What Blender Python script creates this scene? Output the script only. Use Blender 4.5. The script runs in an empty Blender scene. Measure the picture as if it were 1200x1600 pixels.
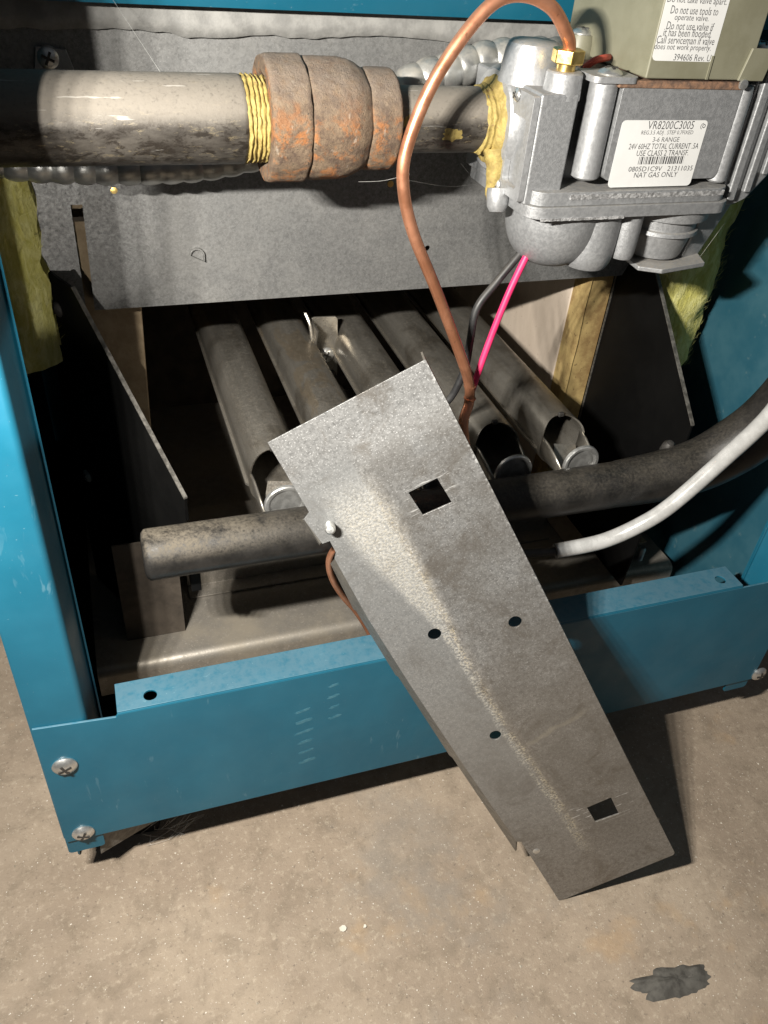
import bpy, bmesh, math, random
from mathutils import Vector, Matrix, noise
from mathutils.geometry import tessellate_polygon
random.seed(7)
S = bpy.context.scene
COL = S.collection
ZO = 430.0            # mm: height of the camera above the concrete
# ------------------------------------------------------------------ camera
RC = Matrix(((0.9462913, -0.3148289, 0.0735902), (-0.1396962, -0.6034048, -0.7851035), (0.2915779, 0.7326564, -0.6149772)))
cam = bpy.data.cameras.new('camera')
camo = bpy.data.objects.new('camera', cam); COL.objects.link(camo)
cam.sensor_fit = 'HORIZONTAL'; cam.sensor_width = 36; cam.lens = 36 * 1270 / 1200
cam.clip_start = 0.005; cam.clip_end = 50
rx, dn, fw = (Vector(r) for r in RC)
camo.matrix_world = Matrix.Translation((0, 0, ZO * .001)) @ Matrix((rx, -dn, -fw)).transposed().to_4x4()
S.camera = camo
# ------------------------------------------------------------------ world, lamps, exposure
w = bpy.data.worlds.new('World'); S.world = w; w.use_nodes = True
bgn = w.node_tree.nodes['Background']; bgn.inputs[0].default_value = (0.85, 0.9, 1.0, 1); bgn.inputs[1].default_value = 0.075
S.view_settings.view_transform = 'Standard'; S.view_settings.look = 'None'
S.view_settings.exposure = 0.0
LAMP = Vector((-101, 86, 20)); AIM = Vector((180, 260, -270))
def spot(name, p, aim, power, cone, blend, rad):
    l = bpy.data.lights.new(name, 'SPOT'); l.energy = power; l.spot_size = math.radians(cone); l.spot_blend = blend
    l.shadow_soft_size = rad * .001; l.color = (1.0, .955, .88)
    o = bpy.data.objects.new(name, l); COL.objects.link(o)
    o.location = (p.x * .001, p.y * .001, (p.z + ZO) * .001)
    o.rotation_euler = (aim - p).to_track_quat('-Z', 'Y').to_euler()
for k in range(4):      # a row of four LEDs of a work light held left of the camera
    spot('work_light_led', LAMP + Vector(((k - 1.5) * 12, (k - 1.5) * -3, 0)), AIM, 4.5, 150, 1.0, 3.2)
spot('patch_fill_spot', Vector((-21, 60, -150)), Vector((-12, 375, -130)), 1.1, 17, .5, 2)   # added spot standing in for a reflected patch of light on the panel

# ------------------------------------------------------------------ helpers
def W(p): return Vector((p[0] * .001, p[1] * .001, (p[2] + ZO) * .001))
RT = RC.transposed()
def ray(x, y): return RT @ Vector(((x - 600) / 1270, (y - 800) / 1270, 1))
def at(x, y, X=None, Y=None, Z=None):
    d = ray(x, y)
    k = X / d.x if X is not None else Y / d.y if Y is not None else Z / d.z
    return d * k
BASE = {}
def tag(o, label=None, cat=None, group=None, kind=None):
    if label: o['label'] = label
    if cat: o['category'] = cat
    if group: o['group'] = group
    if kind: o['kind'] = kind
    return o
def thing(name, base, label, cat, group=None):
    o = bpy.data.objects.new(name, None); COL.objects.link(o); o.empty_display_size = .01
    o.location = W(base); BASE[o] = W(base)
    return tag(o, label, cat, group)
class MB:
    def __init__(s): s.v = []; s.f = []
    def add(s, vs, fs):
        n = len(s.v); s.v += [Vector(v) for v in vs]; s.f += [tuple(i + n for i in f) for f in fs]; return s
    def box(s, x0, x1, y0, y1, z0, z1):
        vs = [(x, y, z) for x in (x0, x1) for y in (y0, y1) for z in (z0, z1)]
        return s.add(vs, [(0, 1, 3, 2), (4, 6, 7, 5), (0, 4, 5, 1), (2, 3, 7, 6), (0, 2, 6, 4), (1, 5, 7, 3)])
    def prism(s, outline, holes, o, u, v, n, th):
        """flat outline (with holes) in the plane o,u,v, given thickness th along n"""
        o, u, v, n = Vector(o), Vector(u), Vector(v), Vector(n)
        loops = [list(outline)] + [list(h) for h in holes]
        tri = tessellate_polygon([[Vector((a, b, 0)) for a, b in L] for L in loops])
        P = [q for L in loops for q in L]; N = len(P)
        vs = [o + u * a + v * b for a, b in P]; vs += [q + n * th for q in vs]
        fs = [tuple(t) for t in tri] + [tuple(i + N for i in reversed(t)) for t in tri]
        k = 0
        for L in loops:
            m = len(L)
            for i in range(m): j = (i + 1) % m; fs.append((k + i, k + j, k + j + N, k + i + N))
            k += m
        return s.add(vs, fs)
    def lathe(s, prof, o, ax, seg=32, a0=0, a1=360, ref=None):
        o, ax = Vector(o), Vector(ax).normalized()
        r = Vector(ref) if ref else (Vector((0, 0, 1)) if abs(ax.z) < .9 else Vector((1, 0, 0)))
        e1 = (r - ax * r.dot(ax)).normalized(); e2 = ax.cross(e1)
        full = abs(a1 - a0) >= 360; m = seg if full else seg + 1
        vs = []; fs = []
        for t, rad in prof:
            for i in range(m):
                a = math.radians(a0 + (a1 - a0) * i / seg)
                vs.append(o + ax * t + (e1 * math.cos(a) + e2 * math.sin(a)) * max(rad, 1e-4))
        for k in range(len(prof) - 1):
            for i in range(seg):
                j = (i + 1) % m; fs.append((k * m + i, k * m + j, (k + 1) * m + j, (k + 1) * m + i))
        if full:
            fs.append(tuple(range(m))[::-1]); fs.append(tuple(len(vs) - m + i for i in range(m)))
        return s.add(vs, fs)
    def tube(s, pts, r, seg=12, smooth=8, rfun=None):
        P = [Vector(p) for p in pts]
        if smooth and len(P) > 2: P = spline(P, smooth)
        if not callable(r): rr = [r] * len(P)
        else: rr = [r(i / (len(P) - 1)) for i in range(len(P))]
        t0 = (P[1] - P[0]).normalized(); e = t0.orthogonal().normalized(); vs = []; fs = []
        for i, p in enumerate(P):
            t = (P[min(i + 1, len(P) - 1)] - P[max(i - 1, 0)]).normalized()
            e = (e - t * e.dot(t)).normalized(); b = t.cross(e)
            for k in range(seg):
                a = 2 * math.pi * k / seg; vs.append(p + (e * math.cos(a) + b * math.sin(a)) * rr[i])
        for i in range(len(P) - 1):
            for k in range(seg):
                j = (k + 1) % seg; fs.append((i * seg + k, i * seg + j, (i + 1) * seg + j, (i + 1) * seg + k))
        fs.append(tuple(range(seg))[::-1]); fs.append(tuple(len(vs) - seg + i for i in range(seg)))
        return s.add(vs, fs)
    def rough(s, amp, sc, seed=0):
        for i, v in enumerate(s.v): s.v[i] = v + noise.noise_vector(v * sc + Vector((seed, 0, 0))) * amp
        return s
    def build(s, name, mat, parent=None, base=None, bevel=0, smooth=35, local=False, seg=2, fix=True):
        me = bpy.data.meshes.new(name)
        b = BASE[parent] if parent is not None else W(base if base is not None else s.v[0])
        if local: vs = [v * .001 for v in s.v]
        else: vs = [W(v) - b for v in s.v]
        me.from_pydata([tuple(v) for v in vs], [], s.f)
        if fix:
            bm = bmesh.new(); bm.from_mesh(me); bmesh.ops.recalc_face_normals(bm, faces=bm.faces); bm.to_mesh(me); bm.free()
        me.materials.append(mat)
        if smooth:
            me.shade_smooth(); me.set_sharp_from_angle(angle=math.radians(smooth))
        o = bpy.data.objects.new(name, me); COL.objects.link(o)
        if parent is not None: o.parent = parent
        else: o.location = b
        BASE[o] = b
        if bevel:
            md = o.modifiers.new('edge', 'BEVEL'); md.width = bevel * .001; md.segments = seg
            md.limit_method = 'ANGLE'; md.angle_limit = math.radians(38); md.harden_normals = True
        return o
def spline(P, n):
    out = []
    for i in range(len(P) - 1):
        a, b, c, d = P[max(i - 1, 0)], P[i], P[i + 1], P[min(i + 2, len(P) - 1)]
        for k in range(n):
            t = k / n
            out.append(.5 * ((2 * b) + (c - a) * t + (2 * a - 5 * b + 4 * c - d) * t * t + (-a + 3 * b - 3 * c + d) * t ** 3))
    return out + [P[-1]]
def circ(x, y, r, n=20, a0=0): return [(x + r * math.cos(a0 + 2 * math.pi * i / n), y + r * math.sin(a0 + 2 * math.pi * i / n)) for i in range(n)]
def rrect(x0, y0, x1, y1, r, n=5):
    o = []
    for cx, cy, a in ((x1 - r, y1 - r, 0), (x0 + r, y1 - r, 90), (x0 + r, y0 + r, 180), (x1 - r, y0 + r, 270)):
        for i in range(n + 1): t = math.radians(a + 90 * i / n); o.append((cx + r * math.cos(t), cy + r * math.sin(t)))
    return o
X1, Y1, Z1 = Vector((1, 0, 0)), Vector((0, 1, 0)), Vector((0, 0, 1))

# ------------------------------------------------------------------ materials
class NT:
    def __init__(s, name):
        s.m = bpy.data.materials.new(name); s.m.use_nodes = True; s.t = s.m.node_tree
        s.b = s.t.nodes['Principled BSDF']; s.tc = s.t.nodes.new('ShaderNodeTexCoord'); s.co = s.tc.outputs['Object']
    def n(s, typ, **k):
        nd = s.t.nodes.new(typ)
        for a, v in k.items(): setattr(nd, a, v)
        return nd
    def link(s, a, b): s.t.links.new(a, b)
    def noise(s, scale, detail=4, rough=.6, dist=0, stretch=None, off=0):
        nd = s.n('ShaderNodeTexNoise'); nd.inputs['Scale'].default_value = scale; nd.inputs['Detail'].default_value = detail
        nd.inputs['Roughness'].default_value = rough; nd.inputs['Distortion'].default_value = dist
        mp = s.n('ShaderNodeMapping'); mp.inputs['Location'].default_value = (off, off * .7, off * .3)
        if stretch: mp.inputs['Scale'].default_value = stretch
        s.link(s.co, mp.inputs[0]); s.link(mp.outputs[0], nd.inputs['Vector'])
        return nd.outputs['Fac']
    def voro(s, scale, feat='F1', out='Distance', rnd=1):
        nd = s.n('ShaderNodeTexVoronoi', feature=feat); nd.inputs['Scale'].default_value = scale; nd.inputs['Randomness'].default_value = rnd
        s.link(s.co, nd.inputs['Vector']); return nd.outputs[out]
    def ramp(s, f, lo, hi, a=0., b=1.):
        nd = s.n('ShaderNodeMapRange', interpolation_type='SMOOTHSTEP')
        for i, v in enumerate((lo, hi, a, b)): nd.inputs[i + 1].default_value = v
        s.link(f, nd.inputs[0]); return nd.outputs[0]
    def math(s, op, a, b=None, c=None):
        nd = s.n('ShaderNodeMath', operation=op)
        for i, v in enumerate((a, b, c)):
            if v is None: continue
            if isinstance(v, (int, float)): nd.inputs[i].default_value = v
            else: s.link(v, nd.inputs[i])
        return nd.outputs[0]
    def mul(s, a, b): return s.math('MULTIPLY', a, b)
    def mix(s, f, a, b):
        nd = s.n('ShaderNodeMix', data_type='RGBA')
        for i, v in ((0, f), (6, a), (7, b)):
            if isinstance(v, tuple): nd.inputs[i].default_value = (*v, 1)
            elif isinstance(v, (int, float)): nd.inputs[i].default_value = v
            else: s.link(v, nd.inputs[i])
        return nd.outputs[2]
    def mixf(s, f, a, b):
        nd = s.n('ShaderNodeMix', data_type='FLOAT')
        for i, v in ((0, f), (2, a), (3, b)):
            if isinstance(v, (int, float)): nd.inputs[i].default_value = v
            else: s.link(v, nd.inputs[i])
        return nd.outputs[0]
    def up(s, lo, hi):
        g = s.n('ShaderNodeNewGeometry'); x = s.n('ShaderNodeSeparateXYZ'); s.link(g.outputs['Normal'], x.inputs[0]); return s.ramp(x.outputs[2], lo, hi)
    def xyz(s):
        x = s.n('ShaderNodeSeparateXYZ'); s.link(s.co, x.inputs[0]); return x.outputs
    def bump(s, h, strength, dist=.0005):
        nd = s.n('ShaderNodeBump'); nd.inputs['Strength'].default_value = strength; nd.inputs['Distance'].default_value = dist
        s.link(h, nd.inputs['Height'])
        prev = s.b.inputs['Normal'].links
        if prev: s.link(prev[0].from_socket, nd.inputs['Normal'])
        s.link(nd.outputs[0], s.b.inputs['Normal'])
    def set(s, color=None, rough=None, metal=None, **k):
        for key, v in (('Base Color', color), ('Roughness', rough), ('Metallic', metal)):
            if v is None: continue
            if isinstance(v, tuple): s.b.inputs[key].default_value = (*v, 1)
            elif isinstance(v, (int, float)): s.b.inputs[key].default_value = v
            else: s.link(v, s.b.inputs[key])
        return s.m
def m_blue():
    t = NT('blue_paint')
    c = t.mix(t.ramp(t.noise(22, 5), .35, .7), (.0065, .097, .156), (.010, .116, .182))
    dust = t.mul(t.up(.5, .95), t.ramp(t.noise(300, 5, .7), .1, .6)); c = t.mix(t.mul(dust, .16), c, (.36, .38, .37))
    c = t.mix(t.mul(t.ramp(t.noise(900, 2, .5), .71, .76), .25), c, (.3, .4, .42))          # light dust flecks
    sc = t.mul(t.ramp(t.noise(420, 3, .6, .4, (.5, 1, .12)), .64, .70), t.ramp(t.noise(18, 3, .6, 0, None, 3), .46, .60))
    c = t.mix(t.mul(sc, .3), c, (.16, .28, .33))
    t.bump(t.noise(1500, 2), .08, .0002)
    return t.set(c, t.ramp(t.noise(40, 4), .3, .7, .36, .55), 0)
def m_galv(name, c0, c1, dust=(.32, .30, .26), damt=.35, sc=330, metal=.55, r0=.38, r1=.6):
    t = NT(name)
    sp = t.math('ADD', t.mul(t.ramp(t.noise(sc * .6, 9, .85, .3), .34, .66), .6), t.mul(t.voro(sc * 1.7, 'F1', 'Color'), .4)); c = t.mix(sp, c0, c1)
    c = t.mix(t.mul(t.ramp(t.noise(sc * 3.5, 2, .5), .60, .70), .5), c, tuple(min(1, q * 1.5) for q in c1))
    big = t.ramp(t.noise(26, 5, .65), .38, .68); c = t.mix(t.mul(big, damt), c, dust)
    t.bump(t.noise(sc * 1.2, 5, .7), .25, .0003)
    return t.set(c, t.mixf(sp, r1, r0), t.mixf(big, metal, metal * .6))
def m_plate():
    t = NT('galvanised_cover_sheet'); x, y, z = t.xyz()
    sp = t.math('ADD', t.mul(t.ramp(t.noise(420, 9, .85, .3), .36, .64), .6), t.mul(t.voro(1250, 'F1', 'Color'), .4)); c = t.mix(sp, (.12, .12, .118), (.44, .44, .432))
    c = t.mix(t.mul(t.ramp(t.noise(1300, 2, .5), .60, .68), .6), c, (.74, .74, .73))
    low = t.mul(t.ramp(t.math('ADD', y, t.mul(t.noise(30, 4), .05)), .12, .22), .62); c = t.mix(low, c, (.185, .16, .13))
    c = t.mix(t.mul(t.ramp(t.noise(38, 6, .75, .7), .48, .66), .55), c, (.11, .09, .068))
    # tan dust: a broad patch near the top that narrows into a trail down the sheet
    nz = t.math('SUBTRACT', t.noise(70, 4, .7), .5)
    u0 = t.math('ADD', .0225, t.mul(t.math('SINE', t.mul(y, 30)), .0018))
    wdt = t.ramp(y, .045, .13, .013, .0030)
    d = t.math('ADD', t.math('ABSOLUTE', t.math('SUBTRACT', x, t.math('SUBTRACT', u0, t.mul(t.math('SUBTRACT', wdt, .0035), .72)))), t.mul(nz, .006))
    core = t.math('SUBTRACT', 1, t.ramp(t.math('DIVIDE', d, wdt), .45, 1.15))
    ends = t.mul(t.ramp(y, .022, .05), t.math('SUBTRACT', 1, t.ramp(y, .262, .285)))
    spk = t.ramp(t.noise(900, 3, .6), .40, .60)
    tr = t.mul(t.mul(core, ends), t.mixf(t.ramp(y, .09, .13), t.mixf(.45, spk, .75), t.mul(spk, t.ramp(t.noise(120, 3), .3, .55))))
    c = t.mix(t.mul(tr, t.mixf(t.ramp(t.noise(1100, 4, .7), .35, .62), .15, .62)), c, (.40, .33, .20))
    # sheen left of the trail painted in as a paler tone, bare brighter tide line on its right
    left = t.mul(t.math('SUBTRACT', 1, t.ramp(t.math('SUBTRACT', x, u0), -.001, .0016)), t.mul(t.ramp(y, .012, .03), t.math('SUBTRACT', 1, t.ramp(y, .16, .30))))
    c = t.mix(t.mul(left, .38), c, (.30, .31, .31))
    yl = t.math('ABSOLUTE', t.math('SUBTRACT', y, t.math('ADD', t.math('SUBTRACT', .197, t.mul(x, .16)), t.mul(nz, .006))))
    sm = t.mul(t.mul(t.math('SUBTRACT', 1, t.ramp(yl, .0004, .0022)), t.ramp(x, .024, .03)), t.math('SUBTRACT', 1, t.ramp(x, .052, .064)))
    c = t.mix(t.mul(sm, .5), c, (.34, .31, .25))
    # bright handling scratches near the two square cut-outs
    sx = t.ramp(t.noise(800, 3, .6, .3, (.09, 1, 1)), .60, .66)
    zone = t.mul(t.math('SUBTRACT', 1, t.ramp(t.math('ABSOLUTE', t.math('SUBTRACT', y, .252)), .006, .011)), t.mul(t.ramp(x, .026, .029), t.math('SUBTRACT', 1, t.ramp(x, .056, .060))))
    zone2 = t.mul(t.math('SUBTRACT', 1, t.ramp(t.math('ABSOLUTE', t.math('SUBTRACT', y, .051)), .006, .011)), t.mul(t.ramp(x, .033, .035), t.math('SUBTRACT', 1, t.ramp(x, .054, .058))))
    rare = t.ramp(t.noise(75, 2, .5, .6, (.3, 1, 1), 9), .68, .70)
    c = t.mix(t.mul(t.math('MINIMUM', 1, t.math('ADD', t.mul(sx, t.math('ADD', zone, zone2)), 0)), .8), c, (.85, .85, .83))
    edge = t.mul(t.ramp(x, .0655, .0672), t.ramp(t.noise(420, 3), .5, .62)); c = t.mix(t.mul(edge, .7), c, (.8, .8, .78))
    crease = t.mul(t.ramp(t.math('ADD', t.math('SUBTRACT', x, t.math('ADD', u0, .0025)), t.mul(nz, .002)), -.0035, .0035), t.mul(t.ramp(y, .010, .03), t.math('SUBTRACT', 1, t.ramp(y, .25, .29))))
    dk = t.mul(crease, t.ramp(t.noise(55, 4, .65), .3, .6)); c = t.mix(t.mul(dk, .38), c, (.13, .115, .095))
    t.bump(t.noise(700, 5, .7), .3, .0003); t.bump(tr, .35, .0004); t.bump(crease, .9, .0016); t.bump(t.noise(16, 2, .5), .5, .0012)
    return t.set(c, t.mixf(tr, t.mixf(sp, .55, .34), .85), t.mixf(tr, t.mixf(low, .6, .45), .1))
def m_pipe():
    t = NT('dusty_black_iron')
    c = t.mix(t.ramp(t.noise(200, 5, .7, 0, (.35, 1, 1)), .35, .65), (.05, .044, .038), (.10, .09, .078))
    c = t.mix(t.mul(t.ramp(t.noise(330, 6, .75, .4, (.5, 1, 1), 5), .48, .60), .9), c, (.026, .021, .017)); c = t.mix(t.mul(t.ramp(t.noise(520, 5, .75, .3, (.4, 1, 1), 8), .56, .66), .6), c, (.24, .20, .13))
    dust = t.mul(t.up(-.05, .45), t.ramp(t.noise(700, 4, .7), .05, .5)); c = t.mix(t.mul(dust, .85), c, (.20, .178, .148))
    sc = t.ramp(t.noise(800, 3, .6, .1, (.09, 1, 1), 2), .66, .72); c = t.mix(t.mul(sc, .3), c, (.6, .58, .54))
    t.bump(t.noise(500, 5, .7), .35, .0004)
    return t.set(c, t.mixf(dust, .42, .8), t.mixf(dust, .45, .1))
def m_rust():
    t = NT('rusted_cast_iron')
    c = t.mix(t.ramp(t.noise(260, 8, .8), .35, .65), (.085, .055, .038), (.21, .15, .095))
    o = t.mul(t.ramp(t.noise(90, 8, .78, .3, None, 3), .47, .60), t.math('SUBTRACT', 1, t.mul(t.up(-.1, .6), .9)))
    c = t.mix(t.mul(o, .85), c, (.36, .135, .035))
    c = t.mix(t.ramp(t.noise(520, 5, .75), .60, .68), c, (.035, .026, .02))
    c = t.mix(t.mul(t.ramp(t.noise(520, 3, .6, .2, (1, 1, .3), 4), .64, .72), .5), c, (.36, .31, .25))
    dust = t.mul(t.up(.1, .85), t.ramp(t.noise(300, 4, .7), .2, .6)); c = t.mix(t.mul(dust, .7), c, (.21, .17, .135))
    t.bump(t.noise(420, 8, .8), 1.0, .0010); t.bump(t.noise(1400, 3), .5, .0004)
    return t.set(c, .78, .08)
def m_dope():
    t = NT('yellow_pipe_dope')
    c = t.mix(t.ramp(t.noise(260, 5, .7), .35, .65), (.22, .16, .045), (.36, .275, .085))
    c = t.mix(t.mul(t.ramp(t.noise(300, 4, .6, .3, (.4, 1, 1), 5), .60, .70), .8), c, (.16, .09, .05))
    t.bump(t.noise(600, 4), .7, .0006)
    return t.set(c, .75, 0)
def m_simple(name, c0, c1, rough=.5, metal=0, sc=200, bump=.2, dust=None, damt=.6, up0=.2, up1=.8, r2=None, speck=None, stretch=None):
    t = NT(name)
    f = t.ramp(t.noise(sc, 5, .65, 0, stretch), .35, .65); c = t.mix(f, c0, c1)
    if speck: c = t.mix(t.mul(t.ramp(t.noise(sc * 5, 3, .6), .64, .72), .7), c, speck)
    r = t.mixf(f, rough, r2 if r2 is not None else min(1, rough + .12)); mt = metal
    if dust:
        d = t.mul(t.up(up0, up1), t.ramp(t.noise(sc * .9, 5, .7, 0, None, 2), .25, .65)); d = t.mul(d, damt)
        c = t.mix(d, c, dust); r = t.mixf(d, r, .9); mt = t.mixf(d, metal, 0)
    if bump: t.bump(t.noise(sc * 2.2, 5, .7), bump, .0004)
    return t.set(c, r, mt)
def m_floor():
    t = NT('worn_concrete')
    c = t.mix(t.ramp(t.noise(9, 6, .65), .35, .68), (.275, .216, .16), (.375, .302, .226))
    c = t.mix(t.mul(t.ramp(t.noise(60, 6, .7, .4), .45, .68), .5), c, (.18, .142, .10))
    c = t.mix(t.mul(t.ramp(t.noise(280, 5, .75), .52, .68), .55), c, (.48, .405, .31))
    c = t.mix(t.mul(t.ramp(t.noise(420, 4, .7, 0, None, 5), .58, .70), .6), c, (.125, .10, .076))
    c = t.mix(t.mul(t.ramp(t.noise(750, 2, .5, 0, None, 8), .69, .74), .85), c, (.80, .75, .66))
    c = t.mix(t.mul(t.ramp(t.noise(21, 4, .6, 0, None, 11), .60, .72), .38), c, (.42, .28, .15))
    c = t.mix(t.mul(t.ramp(t.noise(13, 5, .6, 0, None, 17), .56, .7), .35), c, (.20, .195, .18))
    t.bump(t.noise(170, 6, .75), .5, .0010); t.bump(t.noise(900, 4, .7), .45, .0004)
    return t.set(c, t.ramp(t.noise(80, 5), .3, .7, .7, .92), 0)
def m_fibre():
    t = NT('yellow_glass_fibre')
    c = t.mix(t.ramp(t.noise(180, 6, .7, 1.2, (1, 1, .35)), .32, .68), (.50, .46, .10), (.72, .69, .30))
    t.bump(t.noise(420, 6, .75, .8, (1, 1, .3)), 1, .0015)
    return t.set(c, .95, 0)
BLUE = m_blue()
GALV = m_galv('galvanised_panel', (.115, .115, .113), (.315, .315, .308), damt=.25, dust=(.20,.19,.17), sc=620)
PLATE = m_plate()
PLATE_EDGE = m_galv('galvanised_flange', (.10, .095, .085), (.22, .21, .19), dust=(.17, .15, .12), damt=.5)
TRAY = m_galv('dusty_tray', (.20, .185, .16), (.30, .275, .24), dust=(.27, .235, .18), damt=.7, sc=260, metal=.5, r0=.34, r1=.6)
PIPE = m_pipe(); RUST = m_rust(); DOPE = m_dope()
CAST = m_simple('cast_aluminium', (.34, .345, .35), (.40, .405, .41), .38, .55, 700, .25, speck=(.55, .55, .55), dust=(.33, .29, .23), damt=.65, up0=.6, up1=.98)
CASTD = m_simple('dull_cast_aluminium', (.27, .275, .28), (.335, .34, .345), .40, .5, 700, .4, speck=(.36, .365, .37), dust=(.30, .27, .22), damt=.5, up0=.6, up1=.98)
WORN = m_simple('worn_bare_edge', (.35, .35, .35), (.8, .8, .8), .35, .7, 500, 1.0, speck=(.9, .9, .9))
OLIVE = m_simple('olive_plastic', (.165, .158, .108), (.185, .178, .125), .42, 0, 90, .06, dust=(.30, .27, .21), damt=.5)
COPPER = m_simple('copper', (.56, .24, .13), (.68, .32, .19), .30, .8, 60, .06, speck=(.35, .16, .09), r2=.48)
BRASS = m_simple('brass', (.72, .50, .15), (.85, .62, .24), .26, .95, 200, .1)
STEEL = m_simple('zinc_screw', (.55, .55, .53), (.72, .72, .70), .28, .85, 300, .15)
BLUED = m_simple('dusty_blue_paint', (.016, .078, .112), (.028, .098, .13), .5, 0, 30, .05, speck=(.07, .13, .15))
RUSTD = m_simple('dull_rust_edge', (.11, .07, .05), (.24, .135, .08), .75, .1, 300, .6, speck=(.30, .26, .22))
DARKM = m_simple('dark_metal', (.035, .033, .03), (.07, .065, .06), .5, .4, 200, .2)
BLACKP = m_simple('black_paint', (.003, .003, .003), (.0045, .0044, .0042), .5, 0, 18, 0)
EDGE = m_simple('bare_cut_edge', (.09, .085, .075), (.20, .19, .17), .5, .5, 300, .3)
def m_mani():
    t = NT('dusty_black_manifold'); x, y, z = t.xyz()
    c = t.mix(t.ramp(t.noise(90, 5, .7), .35, .65), (.010, .0098, .0095), (.02, .019, .018))
    left = t.mixf(t.math('SUBTRACT', 1, t.ramp(x, -.10, -.05)), .2, 1.0)
    d = t.mul(t.mul(t.up(.1, .9), t.ramp(t.noise(48, 6, .75, .3), .34, .56)), left)
    d = t.mul(d, t.ramp(t.noise(900, 3, .7), .2, .6)); c = t.mix(t.mul(d, .7), c, (.175, .15, .113))
    film = t.mul(t.up(-.1, .9), t.ramp(t.noise(700, 4, .7), .4, .7)); c = t.mix(t.mul(film, .2), c, (.14, .125, .10))
    t.bump(t.noise(500, 5, .7), .25, .0004)
    return t.set(c, t.mixf(d, t.ramp(t.noise(60, 4), .3, .7, .3, .48), .9), 0)
MANI = m_mani()
def m_burn(name, stain):
    t = NT(name); oi = t.n('ShaderNodeObjectInfo'); ad = t.n('ShaderNodeVectorMath', operation='ADD'); t.link(t.co, ad.inputs[0])
    cx = t.n('ShaderNodeCombineXYZ'); t.link(t.n('ShaderNodeObjectInfo').outputs['Random'], cx.inputs[0]); t.link(t.n('ShaderNodeObjectInfo').outputs['Random'], cx.inputs[1]); t.link(cx.outputs[0], ad.inputs[1]); t.co = ad.outputs[0]
    grain = t.ramp(t.noise(1500, 3, .7), .3, .7); streak = t.ramp(t.noise(160, 4, .6, 0, (1, .06, 1)), .3, .7)
    c = t.mix(streak, (.25, .23, .195), (.38, .355, .31)); c = t.mix(t.mul(grain, .35), c, (.48, .455, .41))
    c = t.mix(t.mul(t.ramp(t.noise(34, 4, .6), .48, .7), .6), c, (.12, .098, .07))
    if stain: c = t.mix(t.mul(t.ramp(t.noise(48, 4, .6, .8, (1, .35, 1), 4), .50, .56), .6), c, (.36, .29, .20))
    d = t.mul(t.up(.5, 1), t.ramp(t.noise(420, 5, .75), .4, .75)); c = t.mix(t.mul(d, .35), c, (.27, .235, .18))
    t.bump(t.noise(1500, 3, .7), .15, .0002)
    return t.set(c, t.mixf(d, t.mixf(grain, .27, .38), .6), .8)
BURN = m_burn('heat_stained_steel', False); BURNS = m_burn('tan_stained_steel', True)
BURNIN = m_simple('burner_inside', (.19, .16, .12), (.26, .22, .17), .7, .2, 200, .3)
BOARD = m_simple('fibre_board', (.30, .225, .14), (.39, .30, .195), .9, 0, 130, .5, speck=(.24, .17, .10))
BOARDR = m_simple('pale_fibre_board', (.55, .46, .37), (.64, .54, .44), .9, 0, 60, .3, stretch=(1, 1, .4), speck=(.4, .31, .23))
SCORCH = m_simple('scorched_board', (.30, .19, .075), (.56, .41, .17), .9, 0, 70, .6, speck=(.18, .11, .05))
FOIL = m_simple('grey_foil_paper', (.20, .197, .187), (.28, .275, .26), .6, .1, 140, .6, dust=(.25, .235, .20), damt=.5)
FIBRE = m_fibre()
WHITE = m_simple('label_white', (.60, .60, .585), (.63, .63, .615), .4, 0, 60, .03)
INK = m_simple('ink', (.03, .03, .032), (.055, .055, .056), .6, 0, 200, 0)
INKG = m_simple('grey_ink', (.07, .07, .073), (.09, .09, .09), .6, 0, 200, 0)
PINK = m_simple('pink_insulation', (.60, .022, .105), (.66, .03, .125), .4, 0, 80, .05)
BLACKW = m_simple('black_insulation', (.016, .016, .017), (.03, .03, .03), .42, 0, 120, .1, dust=(.2, .18, .15), damt=.3)
SLEEVE = m_simple('white_silver_sleeve', (.37, .37, .36), (.46, .46, .45), .2, .1, 140, .15, speck=(.4, .4, .38))
CONDUIT = m_simple('conduit_steel', (.30, .30, .29), (.4, .4, .38), .30, .7, 150, .2, dust=(.36, .32, .26), damt=.6)
CHAM = m_simple('soot_and_shade_brown', (.05, .04, .03), (.09, .072, .055), .9, 0, 60, .3)
BLACKP.node_tree.nodes['Principled BSDF'].inputs['Specular IOR Level'].default_value = .12
MANI.node_tree.nodes['Principled BSDF'].inputs['Specular IOR Level'].default_value = .3
LUMP = m_simple('grey_putty', (.055, .051, .044), (.10, .094, .082), .75, 0, 160, .8)
CHIP = m_simple('pale_chip', (.58, .54, .45), (.72, .68, .6), .8, 0, 300, .3)
WEB = m_simple('cobweb', (.3, .3, .28), (.4, .4, .38), .7, 0, 300, 0)
FLOOR = m_floor()
GRITM = m_simple('grit', (.30, .26, .20), (.62, .57, .48), .85, 0, 40, .3)
MARK = m_simple('pale_dash_blue', (.024, .135, .195), (.06, .18, .235), .6, 0, 400, .1)
REDW = m_simple('red_insulation', (.45, .06, .04), (.5, .08, .05), .5, 0, 80, .05)

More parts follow.
